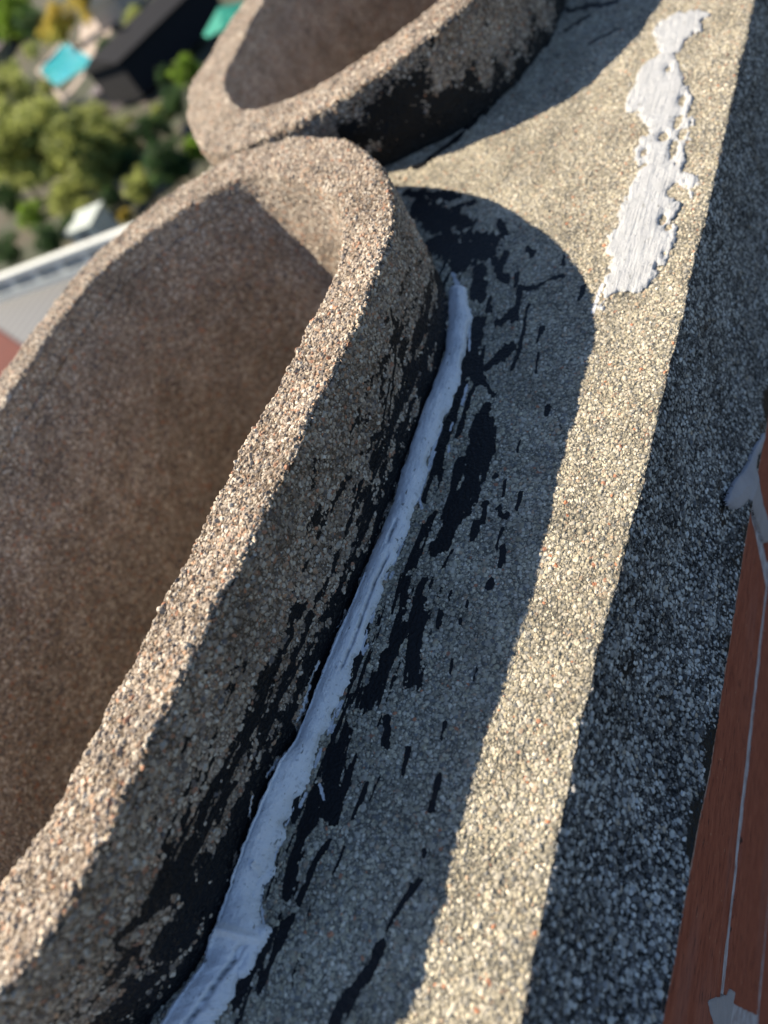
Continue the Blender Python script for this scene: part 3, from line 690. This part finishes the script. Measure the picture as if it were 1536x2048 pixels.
heightfield('mortar_smear', [bz(*p) for p in pz], [], .0009, .0028, (160, 40), M_smear, brick3, 330, .0022, 'pale mortar smeared down the upright brick joint', edge=.010, rf=(50, 40))
pz = zpx([(800, 1870), (860, 1850), (940, 1835), (970, 1780), (1005, 1800), (980, 1900), (960, 2048), (930, 2250), (840, 2250), (850, 2048), (820, 1960)], 3.738, 1200, 1500)
heightfield('mortar_smear', [bz(*p) for p in pz], [], .0009, .002, (160, 40), M_smear, brick3, 340, .0012, 'pale mortar pressed into the lower upright brick joint', edge=.010, rf=(50, 40))

# ------------------------------------------------------------------ background: far below the chimney
GZ = -14.0
def gp(px, py, z=GZ): p = at_z(px, py, z); return Vector(p)
def groundmat():
    s = NT('dry_garden_ground'); co_ = s.coord()
    n = s.noise(co_, .16, 6, .6).outputs['Fac']; m_ = s.noise(co_, 2.5, 4).outputs['Fac']
    c = s.ramp(n, [(.3, (.016, .026, .012)), (.48, (.03, .042, .018)), (.60, (.075, .058, .036)), (.7, (.035, .042, .02))])
    c = s.mix(s.math('MULTIPLY', m_, .5), c, (.05, .045, .03)); s.set(s.p.inputs['Base Color'], c); s.p.inputs['Roughness'].default_value = .95
    return s.m
g = MB(); NG = 40
me_v = []; 
gx = np.concatenate([np.linspace(-3000, -300, 10), np.linspace(-250, 400, 66), np.linspace(450, 3000, 12)])
gy = np.concatenate([np.linspace(-3000, -300, 8), np.linspace(-250, 500, 76), np.linspace(560, 3000, 12)])
X_, Y_ = np.meshgrid(gx, gy, indexing='ij'); dist = np.hypot(X_, Y_)
Z_ = GZ + np.clip((dist - 150) / 500, 0, 1.2) ** 1.5 * 30 + .25 * fbm(X_ * .05, Y_ * .05, 0, 2) * (dist > 95)
o = mesh_np('ground', np.stack([X_, Y_, Z_], -1).reshape(-1, 3), grid_faces(len(gx), len(gy)), groundmat()); tag(o, kind='structure')

LM = [leafmat('olive_leaves', (.06, .085, .018), (.52, .56, .18)), leafmat('yellow_leaves', (.16, .13, .025), (.60, .47, .09)), leafmat('dark_leaves', (.010, .030, .014), (.09, .17, .055)), leafmat('bright_leaves', (.06, .11, .012), (.30, .46, .06))]
M_bark = plain('bark', (.11, .085, .06), .9, .3, 9, .02)
def tree(px, py, zc, rx, rz_, mat, label, n=5000, leaf=.17, seed=1, cat='tree', group=None, name='leafy_tree'):
    """crown centred on a point seen at (px, py) at height zc above the ground"""
    rg = np.random.default_rng(seed)
    c = gp(px, py, GZ + zc); base = Vector((c.x, c.y, GZ))
    root = empty(name, base); tag(root, label, cat, group)
    # clumps
    nc = 60
    dirs = rg.normal(size=(nc, 3)); dirs /= np.linalg.norm(dirs, axis=1)[:, None]
    rad = rg.uniform(.35, .95, nc); cc = dirs * rad[:, None] * np.array([rx, rx, rz_]); cc[:, 2] = np.maximum(cc[:, 2], -rz_ * .7)
    cr = rg.uniform(.12, .30, nc) * rx
    k = rg.integers(0, nc, n); dv = rg.normal(size=(n, 3)); dv /= np.linalg.norm(dv, axis=1)[:, None]
    rr = cr[k] * rg.uniform(.3, 1.35, n)
    P = cc[k] + dv * rr[:, None] * np.array([1, 1, .8]); P[:, 2] += zc
    t1 = rg.normal(size=(n, 3)); t1 /= np.linalg.norm(t1, axis=1)[:, None]
    nr = dv + .8 * rg.normal(size=(n, 3)); t1 = np.cross(nr, t1); t1 /= np.linalg.norm(t1, axis=1)[:, None] + 1e-9
    t2 = np.cross(nr, t1); t2 /= np.linalg.norm(t2, axis=1)[:, None] + 1e-9
    sz = (leaf * rg.uniform(.6, 1.4, n))[:, None]
    V = np.stack([P - t1 * sz, P - t2 * sz * .6, P + t1 * sz, P + t2 * sz * .6], 1).reshape(-1, 3)
    sh_ = np.repeat(np.clip(rg.normal(.45, .22, nc)[k] + rg.normal(0, .12, n), 0, 1), 4)
    mesh_np('crown', V, np.arange(4 * n).reshape(-1, 4), mat, root, smooth=False, attrs={'shade': sh_})
    tb = MB(); r0 = max(.12, rx * .07)
    tb.tube([(0, 0, -.2), (.1 * r0, 0, zc * .3), (.3, .1, zc * .65), (.2, .2, zc + rz_ * .3)], [r0 * 1.3, r0, r0 * .7, r0 * .25])
    for q in range(5):
        t = cc[rg.integers(0, nc)]; tb.tube([(.15, .05, zc * .5), (t[0] * .5, t[1] * .5, zc + t[2] * .3 - .3), (t[0], t[1], zc + t[2])], [r0 * .5, r0 * .3, r0 * .1], 6)
    tb.build('trunk', M_bark, root, True)
    return root
TG = 'trees in the gardens below'
TR = [  # seen at px, py with radius in px of the photograph; material; label; leaves
 (70, 290, 95, 0, 'broad pale olive tree at the left below the pool', 12000),
 (165, 315, 85, 0, 'broad olive tree right of the palest one, its crown reaching under the pool', 11000),
 (235, 285, 60, 0, 'olive green tree left of the small pale boulder', 8000),
 (20, 195, 60, 0, 'yellow green tree cut by the left edge, beneath the grey roof', 8000),
 (95, 235, 42, 0, 'small olive tree just below the pool', 6000),
 (330, 325, 50, 2, 'deep green tree beside the gap between the two flues', 7000),
 (300, 265, 42, 2, 'dark green tree under the small pale boulder', 6000),
 (130, 400, 42, 0, 'small olive tree over the brown soil', 6000),
 (12, 400, 40, 2, 'near black tree standing in for a shaded gap at the left edge above the parapet', 5000),  # dark foliage put where a shaded gap opens between the trees
 (62, 428, 34, 3, 'bright green tree leaning over the dark one at the left edge', 5000),
 (95, 480, 38, 2, 'dark green bush touching the top of the white parapet', 6000),
 (15, 500, 40, 2, 'dark hedge bush behind the left end of the white parapet', 5000),
 (372, 145, 34, 3, 'vivid lime green tree below the teal parasol', 6000),
 (112, 48, 42, 1, 'yellow ochre tree hanging over the pool', 8000),
 (175, -10, 50, 1, 'yellowish tree at the top between the pool and the cream house', 7000),
 (25, 25, 48, 3, 'light green tree in the upper left corner', 7000),
 (62, 45, 34, 2, 'dark green tree between the upper left corner and the ochre tree', 5000),
 (208, 95, 22, 2, 'dark shrub at the right side of the pool', 4500),
 (62, 100, 20, 0, 'small grey green tree in front of the grey roof', 4000),
 (272, 40, 30, 0, 'olive tree above the middle of the dark house', 5000),
 (400, 15, 30, 0, 'olive tree at the top left of the teal parasol', 5000),
 (345, 205, 34, 2, 'dark green tree left of the farther flue rim', 6000),
 (283, 370, 36, 0, 'grey green tree close to the rim of the nearer flue', 6000),
 (392, 300, 30, 3, 'bright leaved shrub tucked behind the corner between the flues', 5000),
 (195, 235, 34, 0, 'grey olive tree under the dark outbuilding', 5000),
 (200, 345, 45, 0, 'olive tree in the middle of the grove above the shed', 7000),
 (255, 330, 34, 2, 'dark tree in the grove between two olive trees', 5000),
 (30, 345, 50, 0, 'pale olive tree at the left edge above the near black one', 8000),
 (170, 415, 26, 0, 'small grey olive bush over the shed', 4000),
 (220, 395, 24, 2, 'low dark shrub between the shed and the grove', 4000),
 (140, 455, 26, 2, 'dark shrub left of the off white shed', 4000),
 (330, 150, 22, 2, 'dark shrub at the foot of the dark house', 3500),
 (318, 232, 28, 0, 'grey green shrub below the pinkish boulder', 4500),
 (365, 330, 28, 2, 'dark shrub behind the nearer flue rim', 4500),
 (165, 232, 30, 0, 'grey green tree between the pool and the outbuilding', 5000),
 (240, 110, 20, 0, 'olive shrub against the end of the dark house', 3500),
 (20, 145, 26, 0, 'light olive bush covering the foot of the grey roof', 4000),
 (92, 176, 20, 0, 'olive bush added in place of a green reflection, over the near corner of the pool', 4000),  # added bush, stands in for the pool's greenish reflection
 (250, 432, 16, 1, 'little yellow bush on the brown soil near the nearer flue', 2500),
]
for i, t in enumerate(TR):
    z0_ = 3.2
    for _ in range(3):
        c = gp(t[0], t[1], GZ + z0_); dep = (R.T @ (np.array(c) - CAM))[2]; rm = t[2] * dep / F; z0_ = rm * .95 + .8
    z0_ = min(z0_, 9)
    tree(t[0], t[1], z0_, rm, rm * .85, LM[t[3]], t[4], t[5], max(.06, rm * .045), 100 + i, group=TG)
# more trees on the rising ground beyond
rg = np.random.default_rng(55)
far_lab = []
for i in range(14):
    az = math.radians(rg.uniform(22, 84)); dd = rg.uniform(120, 330)
    c = Vector((math.cos(az) * dd, math.sin(az) * dd, 0)); gz_ = GZ + max(0, (dd - 150) / 500) ** 1.5 * 30
    if i == 0:
        src = tree(10, 5, 5, 7, 5, LM[2], 'distant dark tree on the rising ground', 2500, .6, 77, group='distant trees on the rising ground', name='distant_tree'); o = src
    else:
        o = src.copy(); C.objects.link(o)
        for ch in src.children: c2 = ch.copy(); C.objects.link(c2); c2.parent = o
    o.location = (c.x, c.y, gz_); o.rotation_euler.z = rg.uniform(0, 6); o.scale = (1,) * 3 if i == 0 else (rg.uniform(.8, 1.4),) * 3
    o['label'] = 'distant dark tree on the rising ground behind the gardens'
    o['group'] = 'distant trees on the rising ground'

# swimming pool with stone coping
M_cope = plain('pale_stone', (.40, .33, .28), .8, .15, 3); M_water = NT('pool_water')
M_water.set(M_water.p.inputs['Base Color'], M_water.ramp(M_water.noise(M_water.coord(), 1.3, 3).outputs['Fac'], [(.35, (.02, .36, .48)), (.65, (.10, .66, .76))])); M_water.p.inputs['Roughness'].default_value = .08
bb_ = M_water.node('ShaderNodeBump'); bb_.inputs['Distance'].default_value = .03; M_water.set(bb_.inputs['Height'], M_water.noise(M_water.coord(), 3, 3).outputs['Fac']); M_water.t.links.new(bb_.outputs[0], M_water.p.inputs['Normal'])
a, b_, c = gp(80, 142), gp(130, 84), gp(128, 196)
e1 = b_ - a; e2 = c - a; 
ctr = a + (e1 + e2) / 2
pool = empty('swimming_pool', ctr); tag(pool, 'turquoise swimming pool with pale stone coping, half hidden by trees', 'swimming pool')
loc = [a - ctr, a + e1 - ctr, a + e1 + e2 - ctr, a + e2 - ctr]
MB().prism([(p.x, p.y) for p in loc], -.05, .03).build('water', M_water.m, pool)
outer = [p * 1.16 for p in loc]
mb = MB()
for i in range(4): j = (i + 1) % 4; mb.prism([(loc[i].x, loc[i].y), (outer[i].x, outer[i].y), (outer[j].x, outer[j].y), (loc[j].x, loc[j].y)], -.05, .14)
mb.build('coping', M_cope, pool)
M_drive = plain('grey_paving', (.16, .13, .12), .9, .15, 3)
# paved terraces
for i, (pts, lab) in enumerate([([(165, 30), (195, 25), (210, 90), (180, 110), (160, 80)], ''), ([(195, 45), (225, 50), (220, 70), (200, 72)], ''), ([(262, 205), (345, 118), (356, 140), (292, 212)], '')]):
    q = [gp(*p) for p in pts]; o = MB().prism([(p.x, p.y) for p in q], GZ - .1, GZ + .06 + i * .01).build('terrace', (M_cope, M_cope, M_drive)[i]); tag(o, kind='structure')

M_house_shade = plain('house_shade_black', (.010, .011, .016), .9, .3, 3); M_cream = plain('cream_render', (.40, .34, .29), .85, .1, 2)  # near-black colour holds the long house's shade, walls and roof alike
M_grey = plain('grey_roof', (.16, .14, .15), .85, .15, 2); M_glass = plain('window_glass', (.05, .06, .08), .15, .2, 1); M_white = plain('white_paint', (.66, .68, .64), .55, .06, 2)
def house(p0, p1, depth, zh, roofh, wall, roof, label, name='house'):
    """gabled house whose eave runs from p0 to p1 (ground points), going back by depth"""
    d_ = (p1 - p0); Lh = d_.length; rz = math.atan2(d_.y, d_.x)
    root = empty(name, p0, rz); tag(root, label, 'house')
    MB().prism([(0, 0), (Lh, 0), (Lh, depth), (0, depth)], -.3, zh).build('wall', wall, root)
    m = MB(); o_ = .4; n = 0
    m.v = [(-o_, -o_, zh - .1), (Lh + o_, -o_, zh - .1), (Lh + o_, depth + o_, zh - .1), (-o_, depth + o_, zh - .1), (-o_, depth / 2, zh + roofh), (Lh + o_, depth / 2, zh + roofh)]
    m.f = [(0, 1, 5, 4), (2, 3, 4, 5), (0, 4, 3), (1, 2, 5), (0, 3, 2, 1)]
    rf = m.build('roof', roof, root)
    MB().box((Lh * .3, depth * .55, zh + roofh), (.6, .6, 1.2)).build('chimney_stack', wall, rf)
    for i in range(0 if wall is roof else max(1, int(Lh / 2.4))):
        x = 1.2 + i * 2.4
        if x + .5 > Lh: break
        wn = MB().box((x, -.02, 1.5), (1.0, .08, 1.1)).build('window', M_white, root); MB().box((x, -.045, 1.5), (.84, .06, .94)).build('pane', M_glass, wn)
    return root
house(gp(282, 186, GZ + 1), gp(450, 18, GZ + 1), 6.5, 2.9, .9, M_house_shade, M_house_shade, 'long low house with its shade coloured near black on walls and roof, between the pool and the parasol')
house(gp(212, 225), gp(272, 205), 5.5, 2.0, .3, M_grey, M_grey, 'small dark grey outbuilding at the end of the dark house', 'outbuilding')
house(gp(0, 150), gp(48, 80), 7, 2.6, 1.2, M_cream, M_grey, 'house with a dull grey roof at the far left beside the trees')
house(gp(255, 35), gp(285, 0), 5, 3.0, 1.0, M_cream, M_cream, 'pale cream house among yellow trees above the dark house')
# boulder
def rock(px, py, r_, lab):
    v, f = [], []; nn = 14
    for i in range(nn + 1):
        th = math.pi * i / nn
        for j in range(nn):
            ph = 2 * math.pi * j / nn; p = np.array([math.sin(th) * math.cos(ph), math.sin(th) * math.sin(ph), math.cos(th)])
            k = r_ * (1 + .25 * float(vnoise(p[0] * 2, p[1] * 2, p[2] * 2, int(px)))); v.append(tuple(p * k * np.array([1, .8, .7])))
    for i in range(nn):
        for j in range(nn): f.append((i * nn + j, (i + 1) * nn + j, (i + 1) * nn + (j + 1) % nn, i * nn + (j + 1) % nn))
    m = MB(); m.v = v; m.f = f; o = m.build('boulder', M_cope, None, True); o.location = gp(px, py) + Vector((0, 0, r_ * .4)); tag(o, lab, 'boulder')
rock(284, 200, .55, 'pinkish boulder below the end of the dark house')
rock(372, 262, .35, 'small pink boulder touching the rim of the farther flue')
# parasol
M_teal = plain('teal_canvas', (.012, .24, .18), .7, .12, 2); M_pole = plain('pole_metal', (.3, .3, .3), .5, .1, 3)
c = gp(450, 35, GZ + 2.3)
par = empty('parasol', (c.x, c.y, GZ), .4); tag(par, 'teal green garden parasol behind the rim of the farther flue', 'parasol')
m = MB(); RR_ = 2.3; m.v = [(0, 0, 3.1)]
for j in range(8):
    an = j * math.pi / 4; m.v.append((math.cos(an) * RR_, math.sin(an) * RR_, 2.15))
for j in range(8):
    an = (j + .5) * math.pi / 4; m.v.append((math.cos(an) * RR_ * .9, math.sin(an) * RR_ * .9, 2.12))
for j in range(8): m.f += [(0, 1 + j, 9 + j), (0, 9 + j, 1 + (j + 1) % 8)]
k0 = len(m.v); m.v += [(x, y, z - .02) for x, y, z in m.v]; m.f += [tuple(k0 + q for q in reversed(f_)) for f_ in m.f]
m.build('canopy', M_teal, par)
MB().tube([(0, 0, 0), (0, 0, 3.2)], [.035, .03]).build('pole', M_pole, par)
MB().tube([(0, 0, 0), (0, 0, .12)], [.35, .3], 16).build('base', M_grey, par)

# neighbouring house just across: grey seamed roof, white louvred parapet, red wall
RZ = -3.0
def rp(px, py, z=RZ): return Vector(at_z(px, py, z))
A0, A1 = rp(-60, 623), rp(330, 490)
dv = (A1 - A0); rzr = math.atan2(dv.y, dv.x); Ln = dv.length
nb = empty('neighbour_house', (A0.x, A0.y, RZ), rzr); tag(nb, 'neighbouring house with a seamed grey metal roof, white slotted parapet and red wall', 'house')
def seam():
    s = NT('seamed_metal_roof'); co_ = s.coord()
    wv_ = s.node('ShaderNodeTexWave', wave_type='BANDS', bands_direction='X'); s.set(wv_.inputs['Vector'], co_); wv_.inputs['Scale'].default_value = 1.3; wv_.inputs['Distortion'].default_value = .6
    s.set(s.p.inputs['Base Color'], s.ramp(wv_.outputs['Fac'], [(.0, (.085, .09, .10)), (.5, (.115, .12, .128)), (1, (.14, .145, .15))])); s.p.inputs['Roughness'].default_value = .6
    return s.m
inv = Matrix.Rotation(-rzr, 4, 'Z')
def loc_(px, py): q = inv @ (rp(px, py) - A0); return q.x, q.y
ra = loc_(-10, 655); rb = loc_(70, 710)
M_red = plain('red_tile', (.10, .018, .010), .8, .12, 3)
MB().prism([(-1, -.02), (Ln, -.02), (Ln, -5.5), (rb[0] + (rb[0] - ra[0]) * 1.5, rb[1] + (rb[1] - ra[1]) * 1.5), ra, (-1, ra[1])][::-1], -.15, 0).build('roof', seam(), nb)
MB().prism([ra, (rb[0] + (rb[0] - ra[0]) * 1.5, rb[1] + (rb[1] - ra[1]) * 1.5), (rb[0], -7), (-3, -7), (-3, ra[1])][::-1], -5.9, .05).build('red_wall', M_red, nb)
MB().prism([(-.9, -.1), (Ln - .1, -.1), (Ln - .1, -5.4), (ra[0] + .1, -3.0)][::-1], -6.0, -.16).build('wall', M_white, nb)
pp = MB()
HP = .36
pp.box((Ln / 2 - .5, .06, .05), (Ln + 1, .16, .10)).box((Ln / 2 - .5, .06, HP - .05), (Ln + 1, .14, .08))
pit_ = .62
x = -.9
while x < Ln: pp.box((x, .06, HP / 2), (.14, .12, HP - .2)); x += pit_
pp.box((Ln / 2 - .5, .085, HP / 2), (Ln + 1, .03, HP - .2))
pw = pp.build('parapet', M_white, nb)
sp = MB(); x = -.9 + pit_ / 2
while x < Ln - pit_:
    for q in range(3): sp.box((x, .045, .13 + q * .07), (pit_ - .15, .05, .03), 0, .5)
    x += pit_
sp.build('louvre', plain('louvre_paint', (.45, .47, .46), .6, .1, 2), pw)
# white garden shed beyond it
c = gp(180, 452, GZ + 1.3)
sd = empty('garden_shed', (c.x, c.y, GZ), rzr); tag(sd, 'small off white garden shed just above the white parapet', 'shed')
M_shed = plain('off_white_boards', (.60, .58, .50), .7, .1, 2)
MB().box((0, 0, .85), (2.5, 1.8, 1.7)).build('wall', M_shed, sd); MB().box((0, 0, 1.84), (2.7, 2.1, .12), 0, .12).build('roof', plain('pale_grey_felt', (.42, .47, .45), .8), sd)
MB().box((.1, -.91, .8), (.6, .04, 1.4)).build('door', M_grey, sd)
# the home roof the chimney stands on
M_shin = plain('asphalt_shingle', (.10, .085, .075), .95, .3, 14, .01)
hm = empty('home_roof', (.5, .45, -1.6)); tag(hm, 'brown shingled roof that the brick chimney rises from', 'roof')
m = MB(); m.v = [(-5, -5, -2.2), (5, -5, -2.2), (5, .0, 0), (-5, 0, 0), (5, 3.2, -1.4), (-5, 3.2, -1.4)]; m.f = [(0, 1, 2, 3), (3, 2, 4, 5), (1, 0, 5, 4), (0, 3, 5), (1, 4, 2)]
m.build('roof_slopes', M_shin, hm); MB().box((0, -.9, -4.9), (9.4, 7.4, 5.0)).build('wall', M_cream, hm)
